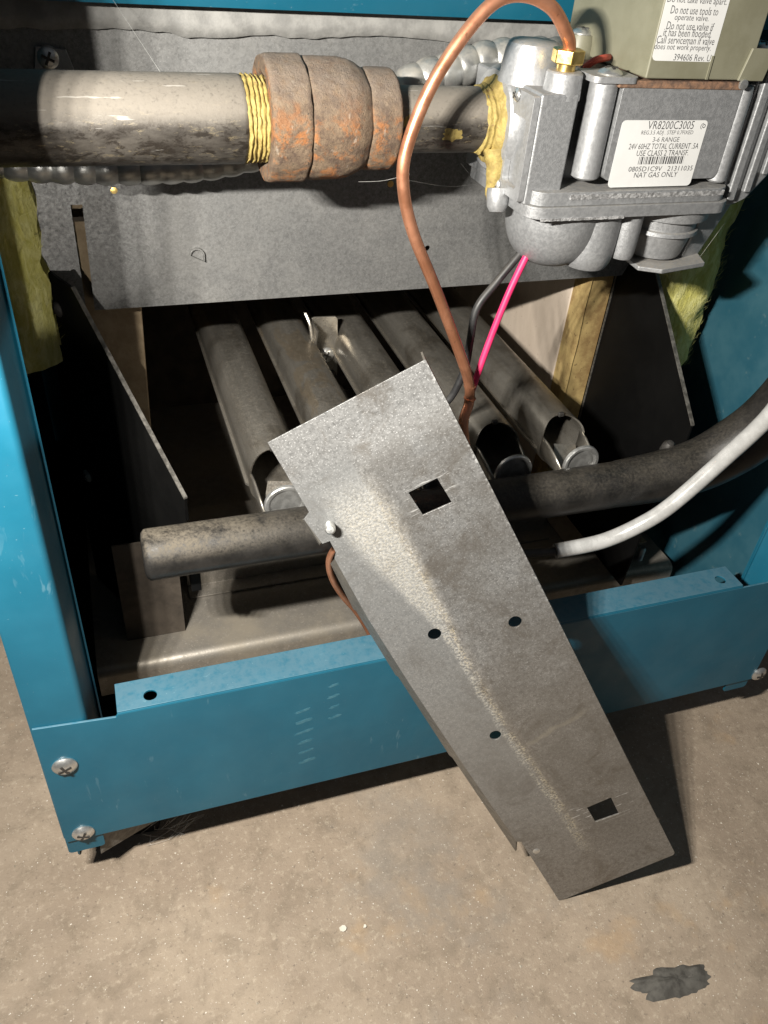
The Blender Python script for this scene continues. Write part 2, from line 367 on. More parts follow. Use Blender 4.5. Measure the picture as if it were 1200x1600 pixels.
def screw(parent, p, ax, r, name='screw', h=None, mat=None, ang=20, ref=None):
    h = h or r * .55
    o = MB().lathe([(0, r * .98), (h * .25, r), (h * .55, r * .86), (h * .85, r * .55), (h, r * .22), (h * 1.01, 0)], p, ax, 24).build(name, mat or STEEL, parent)
    ax = Vector(ax).normalized(); e = ax.orthogonal().normalized(); e = Matrix.Rotation(math.radians(ang), 3, ax) @ e; f = ax.cross(e)
    b = MB(); q = Vector(p) + ax * h * .80
    for d, g in ((e, f), (f, e)):
        b.prism([(-.55 * r, -.11 * r), (.55 * r, -.11 * r), (.55 * r, .11 * r), (-.55 * r, .11 * r)], [], q, d, g, ax, h * (.235 if d is e else .24))
    b.build('cross_recess', DARKM, o, smooth=0)
    return o

# ------------------------------------------------------------------ floor
fl = MB().add([(-3000, -2500, -430), (3500, -2500, -430), (3500, 4000, -430), (-3000, 4000, -430)], [(0, 1, 2, 3)]).build('floor', FLOOR, base=(0, 0, -430), smooth=0)
tag(fl, 'worn speckled tan concrete floor', None, None, 'structure'); 

# ------------------------------------------------------------------ cabinet
cab = thing('boiler_cabinet', (142, 240, -390), 'teal blue sheet metal boiler cabinet with open front and screwed base rail', 'cabinet')
# base rail: face, bent top flange with two holes, notched at both ends
b = MB()
b.prism([(-53, -379), (356, -382.5), (356, -293), (311, -293), (-18.8, -292.5), (-19.6, -294), (-53, -291)], [], (0, 240, 0), X1, Z1, Y1, 1.1)
fo = [(-18.8, 240.4), (311, 240.4), (311, 256.5), (-18.8, 256.5)]
b.prism(fo, [circ(-4.3, 246.3, 2.9), circ(301, 247.5, 2.9)], (0, 0, -291.2), X1, Y1, -Z1, 1.1)
arc = [(240 + 1.6 - 1.6 * math.cos(a), -292.8 + 1.6 * math.sin(a)) for a in (0, .4, .8, 1.2, 1.57)]
b.prism(arc + [(241.6, -292.3), (241.1, -292.8)], [], (-18.8, 0, 0), Y1, Z1, X1, 329.8)
rail = b.build('front_rail', BLUE, cab, bevel=.25)
mk = MB()                      # faint pale dashes on the rail face
def pale_dash(x, z, w_, h_, seed):
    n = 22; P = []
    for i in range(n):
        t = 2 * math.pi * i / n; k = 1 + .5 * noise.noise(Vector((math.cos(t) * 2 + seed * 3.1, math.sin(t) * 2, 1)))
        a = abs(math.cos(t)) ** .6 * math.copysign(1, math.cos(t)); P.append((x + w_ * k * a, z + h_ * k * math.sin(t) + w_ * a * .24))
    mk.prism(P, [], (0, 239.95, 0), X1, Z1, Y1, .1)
for k in range(6): pale_dash(63.5 + k * .5, -317 - k * 8.2, 3.6 + (k % 3) * .5, .9 + .25 * (k % 2), k)
for k in range(4): pale_dash(78.2 + k * .5, -303 - k * 8, 2.4 + (k % 2) * .6, .9, k + 9)
mk.build('pale_dashes', MARK, rail, smooth=0)
# posts: flat front, wide rounded inner bend, raw inner edge
def post(sgn, x0):
    prof = [(0, 262), (0, 241.8), (.7, 241.2), (20.2, 241.2)]
    for i in range(1, 8): a = math.radians(i * 10); prof.append((20.2 + 3.0 * math.sin(a), 241.2 + 3.4 * (1 - math.cos(a))))
    prof += [(24.6, 251), (26.2, 256), (26.9, 256.9), (27.5, 256.2)]
    inner = []
    for i, p in enumerate(prof):
        a = Vector(prof[max(i - 1, 0)]); c = Vector(prof[min(i + 1, len(prof) - 1)]); t = (c - a).normalized(); n = Vector((-t.y, t.x))
        if n.dot(Vector((10, 256)) - Vector(p)) < 0: n = -n
        inner.append(tuple(Vector(p) + n * .9))
    poly = prof + inner[::-1]
    return MB().prism([(x0 + sgn * p[0], p[1]) for p in poly], [], (0, 0, -377.5), X1, Y1, Z1, 420).prism(
        rrect(min(x0 + .4 * sgn, x0 + 17.5 * sgn), -391, max(x0 + .4 * sgn, x0 + 17.5 * sgn), -376, 2), [], (0, 241.4, 0), X1, Z1, Y1, 1)
post(1, -54.0).build('corner_post', BLUE, cab, smooth=30)
post(-1, 355.5).build('corner_post', BLUE, cab, smooth=30)
MB().box(-54.2, -53.2, 262.5, 620, -428, 160).build('side_panel', BLUED, cab)
MB().box(338.5, 339.5, 264, 620, -385, 160).build('side_panel', BLUED, cab)
MB().box(-53, 338, 318, 620, -392, -391).build('dark_floor_cover', DARKM, cab)  # dark sheet added to hide the lit floor inside the cabinet
MB().box(-54, 338, 621, 623, -428, 160).build('back_panel', BLUE, cab)
MB().prism([(361, -44.2), (345, -14), (345, 160), (348, 160), (348, -13), (362.5, -43)], [], (-53, 0, 0), Y1, Z1, X1, 391).build('top_rail', BLUE, cab, bevel=.4)
MB().box(-53, 338, 377, 620, -128, -126).build('chamber_light_stop', CHAM, cab)  # unseen plate added to keep light out of the chamber from above
MB().box(-5, 290, 575, 578, -345, -128.2).build('chamber_wall', CHAM, cab)
p = at(101, 1196, Y=240); screw(cab, (p.x, 240, p.z), (0, -1, 0), 5.4, ang=70)
p = at(130, 1300, Y=240); screw(cab, (p.x, 240, p.z), (0, -1, 0), 5.2, ang=20)
p = at(1185, 1052, Y=240); screw(cab, (p.x, 240, p.z), (0, -1, 0), 5.2, ang=50)
# foot under the left corner, made black and wide for the shade there
fa, fb = at(158, 1334, Y=243), at(243, 1283, Y=262)
MB().add([(fa.x, fa.y, fa.z), (fb.x, fb.y, fb.z), (fb.x + 1, fb.y + 2, -384), (fa.x + 1, fa.y + 4, -386), (fa.x, fa.y, fa.z + .8), (fb.x, fb.y, fb.z + .8), (fb.x + 1, fb.y + 2, -383), (fa.x + 1, fa.y + 4, -385)],
         [(3, 2, 1, 0), (4, 5, 6, 7), (0, 1, 5, 4), (1, 2, 6, 5), (2, 3, 7, 6), (3, 0, 4, 7)]).build('post_flange', EDGE, cab, smooth=0)
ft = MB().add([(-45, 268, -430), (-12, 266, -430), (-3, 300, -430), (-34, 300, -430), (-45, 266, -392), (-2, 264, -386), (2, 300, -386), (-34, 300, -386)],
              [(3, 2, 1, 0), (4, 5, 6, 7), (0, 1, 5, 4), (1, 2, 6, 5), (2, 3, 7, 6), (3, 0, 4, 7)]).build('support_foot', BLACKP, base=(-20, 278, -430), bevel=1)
tag(ft, 'black support foot filling the shade under the left corner of the blue cabinet', 'foot')

# ------------------------------------------------------------------ cover plate (leans from the floor on the rail and manifold)
PO = Vector((52.0, 256.7, -173.0)); E1 = Vector((0.85016, -0.13234, 0.50962)); E2 = Vector((0.45627, -0.29787, -0.83851)); E3 = Vector((0.26277, 0.94539, -0.19286))
cp = thing('cover_plate', (0, 0, 0), 'loose galvanised cover plate leaning out of the cabinet onto the floor', 'metal plate')
cp.matrix_world = Matrix.Translation(W(PO)) @ Matrix((E1, E2, E3)).transposed().to_4x4()
out = [(0, 0), (67.5, 0), (67.4, 60), (66.6, 140), (65.4, 236), (64.9, 302)] + [(64.9 - 2 + 2 * math.cos(a), 302.8 + 2 * math.sin(a)) for a in (.3, .8, 1.3)] + \
      [(-2.5, 305.7), (-2.2, 252.2), (-4.2, 250.8), (-5.4, 190), (-5.6, 132), (-5.0, 90), (-2.9, 57.2), (-1.0, 55), (-.5, 49), (-3.8, 48.6), (-4.6, 35.2), (-1.2, 33.5)]
holes = [[(37.4, 45.3), (50.2, 45.2), (50.7, 57.8), (38.0, 57.2)], [(36.3, 247.3), (49.4, 247.1), (48.9, 260.2), (36.4, 259.2)],
         circ(16.3, 112.3, 3.0), circ(49.8, 124.3, 3.0), circ(15.7, 179.3, 2.8), circ(1.9, 262.7, 1.2, 12)]
loc = dict(local=True)
# bow the sheet very slightly: subdivided grid is not needed, the sheet is flat
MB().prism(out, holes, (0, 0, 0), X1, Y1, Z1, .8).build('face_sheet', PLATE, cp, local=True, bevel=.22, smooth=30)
b = MB()
L = [(-2.9, 57.4), (-5.0, 90), (-5.6, 132), (-5.4, 190), (-4.3, 250.6)]
for (a, c) in zip(L[:-1], L[1:]):
    b.add([(a[0], a[1], .4), (c[0], c[1], .4), (c[0] - 6.6, c[1] + (20 if c == L[-1] else 0), 11.5), (a[0] - 6.0, a[1] + (7 if a == L[0] else 0), 11.5),
           (a[0] + .8, a[1], .85), (c[0] + .8, c[1], .85), (c[0] - 5.8, c[1] + (20 if c == L[-1] else 0), 11.6), (a[0] - 5.2, a[1] + (7 if a == L[0] else 0), 11.5)],
          [(0, 1, 2, 3), (7, 6, 5, 4), (3, 2, 6, 7), (0, 3, 7, 4), (1, 5, 6, 2)])
b.build('side_flange', PLATE_EDGE, cp, local=True, smooth=20)
MB().add([(67.4, .4, .5), (67.4, .2, 11.5), (66.6, 140, 11.5), (66.6, 140, .5), (64.6, 300, 11.5), (64.6, 302, .5), (66.6, .4, .5), (66.6, .2, 11.5), (65.8, 140, 11.5), (65.8, 140, .5), (63.8, 300, 11.5), (63.8, 302, .5)],
         [(0, 1, 2, 3), (3, 2, 4, 5), (9, 8, 7, 6), (11, 10, 8, 9), (0, 6, 7, 1), (1, 7, 8, 2), (2, 8, 10, 4), (4, 10, 11, 5)]).build('side_flange', PLATE_EDGE, cp, local=True, smooth=20)
MB().prism([(.5, 35.4), (9, 38.4), (9, 53), (.5, 48.4)], [], (-4.6, 0, 0), Vector((-.33, 0, .94)), Y1, Vector((.94, 0, .33)), .8).build('locating_tab', PLATE_EDGE, cp, local=True, bevel=.2)
prof = []
for i in range(14): prof += [(i * .62 - 2, 1.9 if i % 2 else 2.25)]
prof += [(6.9, 1.5), (7.0, 0)]
MB().lathe(prof, (2.9, 43, -.2), (.15, -.25, -1), 16).build('screw_stud', STEEL, cp, local=True)
MB().lathe([(0, 1.0), (.4, 2.1), (.5, 2.3), (0.9, 2.2)], (1.9, 262.7, -.35), (0, 0, 1), 16).build('eyelet', STEEL, cp, local=True)

# ------------------------------------------------------------------ gas pipe run
gp = thing('gas_pipe', (80, 319, -73.5), 'dusty black iron gas pipe with rusted reducing coupling and yellow thread sealant', 'pipe')
PA = (0, 319, -73.5)
def thread(x0, x1, r0, r1, n):
    pr = []
    for i in range(n):
        f = i / n; x = x0 + (x1 - x0) * f; d = (x1 - x0) / n; r = r0 + (r1 - r0) * f
        pr += [(x, r - .55), (x + d * .3, r - .5), (x + d * .5, r + .15), (x + d * .75, r + .1)]
    return pr
MB().lathe([(x, 14.9) for x in range(-160, 50, 12)] + [(55.6, 14.9), (56.8, 14.6), (57.2, 14.2)], PA, X1, 56).build('supply_pipe', PIPE, gp)
MB().lathe(thread(57, 68.5, 14.75, 14.1, 7), PA, X1, 80).rough(.55, .3).rough(.22, 1.3, 3).build('pipe_thread', DOPE, gp, smooth=60)
def facet(mb, amp, n):          # faint cast flats round the fitting
    c = Vector((0, 319, -73.5))
    for i, v in enumerate(mb.v):
        d = Vector((0, v.y - c.y, v.z - c.z)); a = math.atan2(d.z, d.y); k = 1 - amp * (1 - math.cos(a * n)) * .5
        mb.v[i] = Vector((v.x, c.y + d.y * k, c.z + d.z * k))
    return mb
def fill(pr, st=.8):
    o = []
    for (x0, r0), (x1, r1) in zip(pr[:-1], pr[1:]):
        m = max(1, int(math.hypot(x1 - x0, r1 - r0) / st))
        o += [(x0 + (x1 - x0) * i / m, r0 + (r1 - r0) * i / m) for i in range(m)]
    return o + [pr[-1]]
facet(MB().lathe(fill([(67.2, 14.4), (65.2, 15.2), (64.6, 15.9), (64.4, 20.4), (64.8, 21.2), (66.0, 21.6), (72, 21.7), (77.9, 21.7), (78.6, 21.2), (78.8, 19.6)]), PA, X1, 96), .012, 12).rough(.15, .2).rough(.12, .9, 2).build('coupling_collar', RUST, gp, smooth=45)
facet(MB().lathe(fill([(78.6, 19.4), (78.9, 20.3), (79.6, 20.9), (83, 21.1), (92, 21.0), (95.5, 20.5), (98.5, 19.4), (100.6, 18.2), (101.9, 17.5), (102.2, 16.8)]), PA, X1, 96), .02, 8).rough(.15, .25, 4).rough(.14, .9, 5).build('reducing_coupling', RUST, gp, smooth=50)
MB().lathe(fill([(101.7, 16.9), (102.4, 17.5), (104, 17.8), (108, 17.9), (112.6, 17.7), (113.6, 17.1), (114.1, 15.6), (114.0, 12)]), PA, X1, 80).rough(.15, .28, 9).rough(.14, .9, 7).build('coupling_collar', RUST, gp, smooth=50)
MB().lathe([(112.8, 11.95), (126, 11.9), (138, 11.9), (151.5, 11.85)], PA, X1, 48).build('nipple', PIPE, gp)
MB().lathe(thread(149.6, 160, 12.4, 14.2, 5), PA, X1, 72).rough(.8, .25, 2).rough(.25, 1.2, 3).build('pipe_thread', DOPE, gp, smooth=60)
b = MB()                       # sealant squeezed out: a ragged collar, a long drip
b.lathe(fill([(154.2, 13.0), (155.6, 15.6), (158.2, 17.0), (160.2, 15.5)], .6), PA, X1, 64).rough(1.2, .2, 6).rough(.3, 1.1, 1)
d = MB().tube([(156.6, 309.5, -82), (156.6, 308, -87), (156.0, 307, -92.5), (155.4, 306.5, -98), (155.2, 306.3, -102)], lambda f: 4.6 * (1 - f) ** .8 + .5, 16, 6).rough(.8, .3).rough(.3, 1.0)
b.add(d.v, d.f)
b.build('sealant_blob', DOPE, gp, smooth=180)
def dab(x, a, w, h, seed):     # a thin smear lying on the nipple
    vs = []; n = 26
    for i in range(n):
        t = 2 * math.pi * i / n; k = 1 + .55 * noise.noise(Vector((math.cos(t) * 1.8 + seed, math.sin(t) * 1.8, 0))) + .25 * noise.noise(Vector((math.cos(t) * 5, math.sin(t) * 5, seed)))
        xx = x + w * k * math.cos(t); aa = math.radians(a + h * k * math.sin(t))
        vs.append((xx, 319 - 11.95 * math.cos(aa), -73.5 + 11.95 * math.sin(aa)))
    aa = math.radians(a); vs.append((x, 319 - 12.3 * math.cos(aa), -73.5 + 12.3 * math.sin(aa)))
    return vs, [(i, (i + 1) % n, n) for i in range(n)]
b = MB(); b.add(*dab(136, -14, 4.0, 12, 1)); b.add(*dab(116, 8, 1.6, 38, 5)); b.build('sealant_smear', DOPE, gp, smooth=60)

# ------------------------------------------------------------------ gas valve
gv = thing('gas_valve', (205, 315, -100), 'cast aluminium gas valve with white specification sticker and olive control housing', 'valve')
b = MB().box(174, 252, 301, 345, -94, -53.5)
b.build('valve_body', CAST, gv, bevel=1.2)
MB().prism(rrect(192.5, -88, 246.5, -53, 3), [], (0, 285.6, 0), X1, Z1, Y1, 16).build('label_pad', CASTD, gv, bevel=.5)
MB().box(160, 175.5, 286.5, 345, -97, -57.5).build('inlet_block', CASTD, gv, bevel=1.0)
# inlet side: raised rim with a sunk panel, round boss about the pipe
MB().prism(rrect(286.8, -96, 308, -58.5, 1.5), [rrect(290.2, -92, 302.5, -67, 2.0)], (159.9, 0, 0), Y1, Z1, -X1, 2.6).build('inlet_face', CAST, gv, bevel=.5)
MB().lathe([(0, 20), (2, 19.6), (4, 18), (4.4, 14)], (160.5, 319, -73.5), -X1, 48).build('inlet_boss', CAST, gv)
for y, z in ((300, -57.5), (305, -97.5)):
    screw(gv, (157, y, z + (-3 if z > -80 else 3)), (-1, 0, 0), 2.4)
MB().lathe([(0, 4.2), (2, 4.5), (7, 4.2), (9, 3), (9.6, 0)], (156.5, 303, -95), (0, -.25, -1), 20).build('drain_plug', CAST, gv)
# columns
MB().lathe([(0, 4.5), (.8, 5.6), (33, 5.3), (35.5, 5.2), (36, 4.6)], (187, 290.5, -88), Z1, 32).build('bolt_column', CAST, gv)
MB().lathe([(0, 3.4), (.8, 4.2), (33, 4.0), (36, 3.6)], (249.3, 289, -90), Z1, 28).build('bolt_column', CAST, gv)
MB().prism([(255.5, -101), (263, -101), (270, -98), (278, -88), (288, -44), (256, -44)], [], (0, 290, 0), X1, Z1, Y1, 50).build('outlet_block', CASTD, gv, bevel=1.2)
MB().box(257, 261, 287, 291, -98, -46).box(265, 268.5, 287.5, 291, -95, -52).box(272, 275, 288, 291, -88, -46).build('outlet_rib', CASTD, gv, bevel=.7)
screw(gv, tuple(at(1193, 74, Y=294)), (0, -.3, 1), 3.6)
screw(gv, (270, 289.6, -58), (0, -1, 0), 2.6)
# lower rim and worn lip
rim = rrect(160.5, 281.5, 256.5, 345, 8, 6)
MB().prism(rim, [], (0, 0, -101.2), X1, Y1, Z1, 4.6).build('lower_rim', CASTD, gv, bevel=.9)
MB().prism(rrect(162, 283, 254.5, 344, 7, 6), [], (0, 0, -96.5), X1, Y1, Z1, 5.2).build('middle_rim', CASTD, gv, bevel=.8)
b = MB()
xs = [178 + i * 1.05 for i in range(70)]
up_ = [(x, -92.2 + .5 * noise.noise(Vector((x * .6, 0, 0)))) for x in xs]; lo_ = [(x, -93.9 - .9 * abs(noise.noise(Vector((x * .5, 5, 0)))) ) for x in xs]
b.prism(up_ + lo_[::-1], [], (0, 282.75, 0), X1, Z1, Y1, .8)
xs = [166 + i * 1.3 for i in range(30)]
b.prism([(x, -100.6 + .5 * noise.noise(Vector((x * .8, 0, 3)))) for x in xs] + [(x, -101.6 - .3 * noise.noise(Vector((x * .5, 9, 0)))) for x in xs[::-1]], [], (0, 281.2, 0), X1, Z1, Y1, .7)
b.build('worn_edge', WORN, gv, smooth=0)
# underside castings
def bowl(cx, cy, r, zt, zb, sq=2.6): return [((zt - zb) * -k / 14, r * (max(0, 1 - (k / 14) ** sq)) ** (1 / sq)) for k in range(15)]
MB().lathe(bowl(0, 0, 21, -101, -128), (186.5, 306, -101), Z1, 48).build('diaphragm_bowl', CASTD, gv)
MB().lathe(bowl(0, 0, 11.5, -101, -128, 5), (200.5, 297, -101), Z1, 36).build('spring_housing', CASTD, gv)
MB().lathe(bowl(0, 0, 5.6, -101, -123, 7), (214, 291.5, -101), Z1, 28).build('bolt_column', CASTD, gv)
MB().lathe([(0, 20), (-5, 19.5), (-6, 16), (-10, 15.8), (-10.4, 17), (-12, 17.2), (-12.6, 15), (-22, 12.6), (-23, 12), (-23.4, 0)], (238, 303, -101), Z1, 40).build('regulator_tower', CASTD, gv)
MB().prism([(223, 289), (232, 284), (258, 289), (262, 300), (262, 330), (226, 330)], [], (0, 0, -127.5), X1, Y1, Z1, 2.0).build('outlet_flange', CAST, gv, bevel=.5)
MB().add([(250, 296, -127), (262, 300, -127), (262, 330, -127), (250, 330, -127), (251, 291, -101), (266, 293, -101), (266, 330, -101), (251, 330, -101)],
         [(3, 2, 1, 0), (4, 5, 6, 7), (0, 1, 5, 4), (1, 2, 6, 5), (2, 3, 7, 6), (3, 0, 4, 7)]).build('outlet_neck', CASTD, gv, bevel=1)
screw(gv, (222, 288, -101.4), (0, -.2, -1), 3.4)
# top bosses
MB().lathe([(0, 12), (3, 11.4), (11, 10.4), (13.4, 9.6), (14.2, 8.4), (14.3, 0)], (167, 312, -58.5), Z1, 40).build('plug_boss', CAST, gv)
MB().lathe([(0, 7.2), (5, 6.9), (8.5, 6.7), (9, 6)], (171.5, 293.5, -60), Z1, 32).build('pilot_boss', CAST, gv)
MB().prism(rrect(179, 284, 198, 300, 3), [], (0, 0, -53.4), X1, Y1, Z1, 2.2).build('screw_lug', CAST, gv, bevel=.5)
screw(gv, (188, 289.5, -51.3), (0, 0, 1), 4.6, ang=40)
MB().prism([(190, -54.9), (245.5, -55.1), (245.5, -52.3), (190, -52.3)], [], (0, 284.9, 0), X1, Z1, Y1, 40).build('rusty_gasket', RUSTD, gv, bevel=.5)
q = at(905, 75, Y=331)
MB().lathe([(-16, 6.2), (2, 6.0), (5, 5.2), (5.2, 0)], (q.x, 331, q.z), Z1, 28).build('terminal_post', OLIVE, gv)
screw(gv, (q.x, 331, q.z + 5), (0, 0, 1), 4.2)
# control housing
MB().box(200, 246, 284.3, 346, -51.6, 30).build('control_housing', OLIVE, gv, bevel=.7)
MB().prism([(226.3, -51.4), (227.2, -51.4), (227.2, -43.5), (226.3, -43.5)], [], (0, 283.9, 0), X1, Z1, Y1, .6).build('mould_line', OLIVE, gv)
MB().prism([(240.5, -51.5), (252, -51.5), (254, -40.5), (243, -40.5)], [], (0, 283.0, 0), X1, Z1, Y1, 1.2).build('clip', OLIVE, gv, bevel=.3)
MB().lathe([(0, 1.8), (1, 1.8), (1.2, 0)], (243, 283, -52.6), -Y1, 14).build('rivet', STEEL, gv)
MB().tube([(186, 305, -52), (189, 303, -49), (194, 305, -48.5), (199, 310, -49)], 1.3, 8, 5).build('lead', REDW, gv)
# stickers
def px_frame(corners):          # corners tl,tr,br,bl in photo pixels on plane Y
    return corners
def sticker(Y, poly, lines, bars=None):
    st = MB().prism(poly, [], (0, Y, 0), X1, Z1, Y1, .12).build('sticker', WHITE, gv, smooth=0)
    for (txt, x, y, wpx, hpx, mat) in lines:
        cu = bpy.data.curves.new('t', 'FONT'); cu.body = txt; cu.align_x = 'CENTER'; cu.align_y = 'CENTER'; cu.size = 1; cu.resolution_u = 2
        to = bpy.data.objects.new('t', cu); COL.objects.link(to); bpy.context.view_layer.update()
        me = bpy.data.meshes.new_from_object(to.evaluated_get(bpy.context.evaluated_depsgraph_get()))
        xs = [v.co.x for v in me.vertices]; ys = [v.co.y for v in me.vertices]
        ww, hh = max(xs) - min(xs), max(ys) - min(ys); cx, cy = (max(xs) + min(xs)) / 2, (max(ys) + min(ys)) / 2
        vs = [Vector((x + (v.co.x - cx) / ww * wpx, Y - .03, y + (v.co.y - cy) / hh * hpx)) for v in me.vertices]
        m = MB(); m.add(vs, [tuple(p_.vertices) for p_ in me.polygons])
        bpy.data.objects.remove(to); bpy.data.curves.remove(cu); bpy.data.meshes.remove(me)
        m.build('printed_text', mat, st, smooth=0, fix=False)
    if bars:
        m = MB()
        for x0, x1, z0, z1 in bars: m.add([(x0, Y - .03, z0), (x1, Y - .03, z0), (x1, Y - .03, z1), (x0, Y - .03, z1)], [(0, 1, 2, 3)])
        m.build('barcode', INK, st, smooth=0, fix=False)
    return st
rl = rrect(195.4, -90.6, 234.4, -65.9, 1.7)
def P1(x, y): q = at(x, y, Y=285.4); return q.x, q.z
ln = []
for txt, cx, cy, x0, x1, h, mt in (('VR8200C3005', 1049, 195.5, 1012, 1085, 3.0, INKG), ('REG.3.5 ADJ . STEP 0.7FIXED', 1043, 208, 1002, 1084, 1.9, INKG), ('3-6 RANGE', 1041, 218, 1020, 1062, 1.75, INKG),
                         ('24V 60HZ TOTAL CURRENT .5A', 1038, 228.5, 983, 1093, 2.1, INK), ('USE CLASS 2 TRANSF.', 1036, 239, 994, 1076, 2.1, INK),
                         ('0805D1C9V   21311035', 1033, 263.5, 983, 1084, 1.9, INK), ('NAT GAS ONLY', 1025, 273, 991, 1059, 2.0, INK)):
    q = P1(cx, cy); ln.append((txt, q[0], q[1], (P1(x1, cy)[0] - P1(x0, cy)[0]) * .985, h, mt))
bars = []; q0, q1 = P1(998, 251), P1(1068, 251); x = q0[0]; rr = random.Random(3)
while x < q1[0]:
    wd = rr.choice((.22, .22, .4, .6)); bars.append((x, min(x + wd, q1[0]), q0[1] - 1.45, q0[1] + 1.45)); x += wd + rr.choice((.22, .3, .5))
sticker(285.45, rl, ln, bars)
# the little sideways numeral at the sticker's corner
st = [o for o in gv.children if o.name.startswith('sticker')][0]
q = P1(1099, 197)
m = MB(); m.lathe([(0, .95), (.02, .95)], (q[0], 285.36, q[1]), -Y1, 18); 
def ringflat(cx, cz, r0, r1, a0, a1, Y, n=16):
    vs = []; fs = []
    for i in range(n + 1):
        a = math.radians(a0 + (a1 - a0) * i / n); vs += [(cx + r0 * math.cos(a), Y, cz + r0 * math.sin(a)), (cx + r1 * math.cos(a), Y, cz + r1 * math.sin(a))]
    for i in range(n): fs.append((2 * i, 2 * i + 1, 2 * i + 3, 2 * i + 2))
    return vs, fs
m = MB(); m.add(*ringflat(q[0] + .3, q[1], .45, .75, 0, 360, 285.42)); m.add(*ringflat(q[0] - .05, q[1] - .1, .95, 1.2, 90, 250, 285.42)); m.build('printed_text', INKG, st, smooth=0, fix=False)
def P2(x, y): q = at(x, y, Y=284.2); return q.x, q.z
ln = []
for txt, cx, cy, x0, x1, h in (('Do not take valve apart.', 1090, 2, 1042, 1136, 2.6), ('Do not use tools to', 1086, 16.5, 1048, 1123, 2.5), ('operate valve.', 1081, 29, 1054, 1108, 2.5), ('Do not use valve if', 1079, 41, 1042, 1116, 2.5),
                       ('it has been flooded.', 1075, 51.5, 1037, 1113, 2.5), ('Call serviceman if valve', 1072, 63, 1027, 1118, 2.5), ('does not work properly.', 1067, 75, 1024, 1113, 2.5), ('394606 Rev. U', 1082, 90, 1053, 1111, 2.2)):
    q = P2(cx, cy); ln.append((txt, q[0], q[1], (P2(x1, cy)[0] - P2(x0, cy)[0]), h, INKG))
sticker(284.2, rrect(200.6, -45.6, 227.2, 0, 1.8), ln)

# ------------------------------------------------------------------ copper pilot tube
pt = thing('pilot_tube', (171.5, 293.5, -48), 'bent bare copper pilot tube looping over the rusted coupling down behind the plate', 'tube')
pts = [(171.5, 293.5, -50), (171, 293, -43)]
for x, y, Y in ((884, 50, 292), (862, 12, 291), (820, -8, 290), (775, 2, 289), (725, 55, 288), (672, 138, 287), (636, 230, 286), (630, 290, 286), (645, 362, 287), (681, 452, 288), (714, 540, 288), (732, 595, 287), (733, 628, 285), (724, 665, 279)):
    pts.append(tuple(at(x, y, Y=Y)))
pts += [(148, 272, -212), (146, 262, -228), (142, 262, -246), (138, 275, -268)]
MB().tube(pts, 2.35, 14, 10).build('copper_tubing', COPPER, pt)
MB().lathe([(0, 3.4), (4.2, 3.4), (4.6, 3.0)], (171.5, 293.5, -51.3), Z1, 24).build('brass_ferrule', BRASS, pt)
MB().prism(circ(171.5, 293.5, 6.1, 6, .3), [], (0, 0, -48.6), X1, Y1, Z1, 4.6).build('brass_nut', BRASS, pt, bevel=.5)
c0 = at(734, 603, Y=287); c1 = at(734, 622, Y=285.6)
for c in (c0, c1): MB().lathe([(-.5, 2.4), (-.3, 2.75), (.3, 2.75), (.5, 2.4)], c, (.02, -.05, 1), 16).build('crimp_ring', COPPER, pt)

b = MB().tube([tuple(at(x, y, Y=Y)) for x, y, Y in ((545, 835, 256), (522, 858, 258), (514, 880, 262), (520, 906, 265), (536, 932, 268), (556, 955, 270), (575, 985, 271), (590, 1020, 275))], 1.5, 12, 10)
tag(b.build('thermocouple_lead', COPPER, base=at(536, 932, Y=268)), 'thin orange copper lead curving out from under the left side of the cover plate', 'lead')
# ------------------------------------------------------------------ wires
b = MB().tube([tuple(at(x, y, Y=Y)) for x, y, Y in ((836, 372, 302), (825, 395, 301), (795, 458, 299), (766, 530, 297), (741, 600, 294), (728, 640, 288))] + [(140, 266, -200)], 1.55, 12, 8)
tag(b.build('pink_wire', PINK, base=at(766, 530, Y=297)), 'bright pink insulated wire running down from under the gas valve', 'wire')
b = MB().tube([tuple(at(x, y, Y=Y)) for x, y, Y in ((826, 380, 306), (808, 402, 305), (775, 442, 304), (745, 482, 303), (735, 530, 302), (728, 570, 301), (714, 605, 301), (700, 626, 302), (680, 640, 304))], 1.75, 12, 8)
tag(b.build('black_wire', BLACKW, base=at(745, 480, Y=303)), 'black insulated wire curving down beside the pink wire', 'wire')
sc = thing('sleeved_cable', at(960, 840, Y=252), 'cable in a glossy white sleeve curving across the right side below the manifold', 'cable')
pts = [tuple(at(x, y, Y=Y)) for x, y, Y in ((1300, 520, 225), (1245, 590, 232), (1200, 652, 238), (1130, 718, 245), (1050, 788, 249), (1000, 820, 253), (940, 846, 257), (868, 861, 260))]
MB().tube(pts, 3.9, 18, 8).build('cable_sleeve', SLEEVE, sc)
MB().tube([tuple(at(x, y, Y=Y)) for x, y, Y in ((900, 855, 258), (868, 861, 260), (830, 864, 262), (780, 862, 264), (720, 850, 268))], 2.2, 12, 6).build('cable_core', BLACKW, sc)

# ------------------------------------------------------------------ flexible conduit behind the pipe
cpth = spline([Vector(p) for p in ((-52, 353, -90), (-16, 352, -96.5), (47, 352, -97), (100, 352, -84), (133, 352, -68), (150, 352, -62.5), (167, 352, -58), (186, 351, -56), (215, 350, -56))], 40)
acc = 0; pts = [cpth[0]]; rad = []
dist = [0]
for a, c in zip(cpth[:-1], cpth[1:]): dist.append(dist[-1] + (c - a).length)
b = MB(); N = len(cpth)
b.tube(cpth, lambda f: 6.5 + 1.15 * abs(math.sin(dist[min(N - 1, round(f * (N - 1)))] / 8.2 * math.pi)) ** .6, 20, 0)
tag(b.build('flexible_conduit', CONDUIT, base=(60, 352, -97)), 'ribbed flexible steel conduit running behind the black iron pipe', 'conduit')

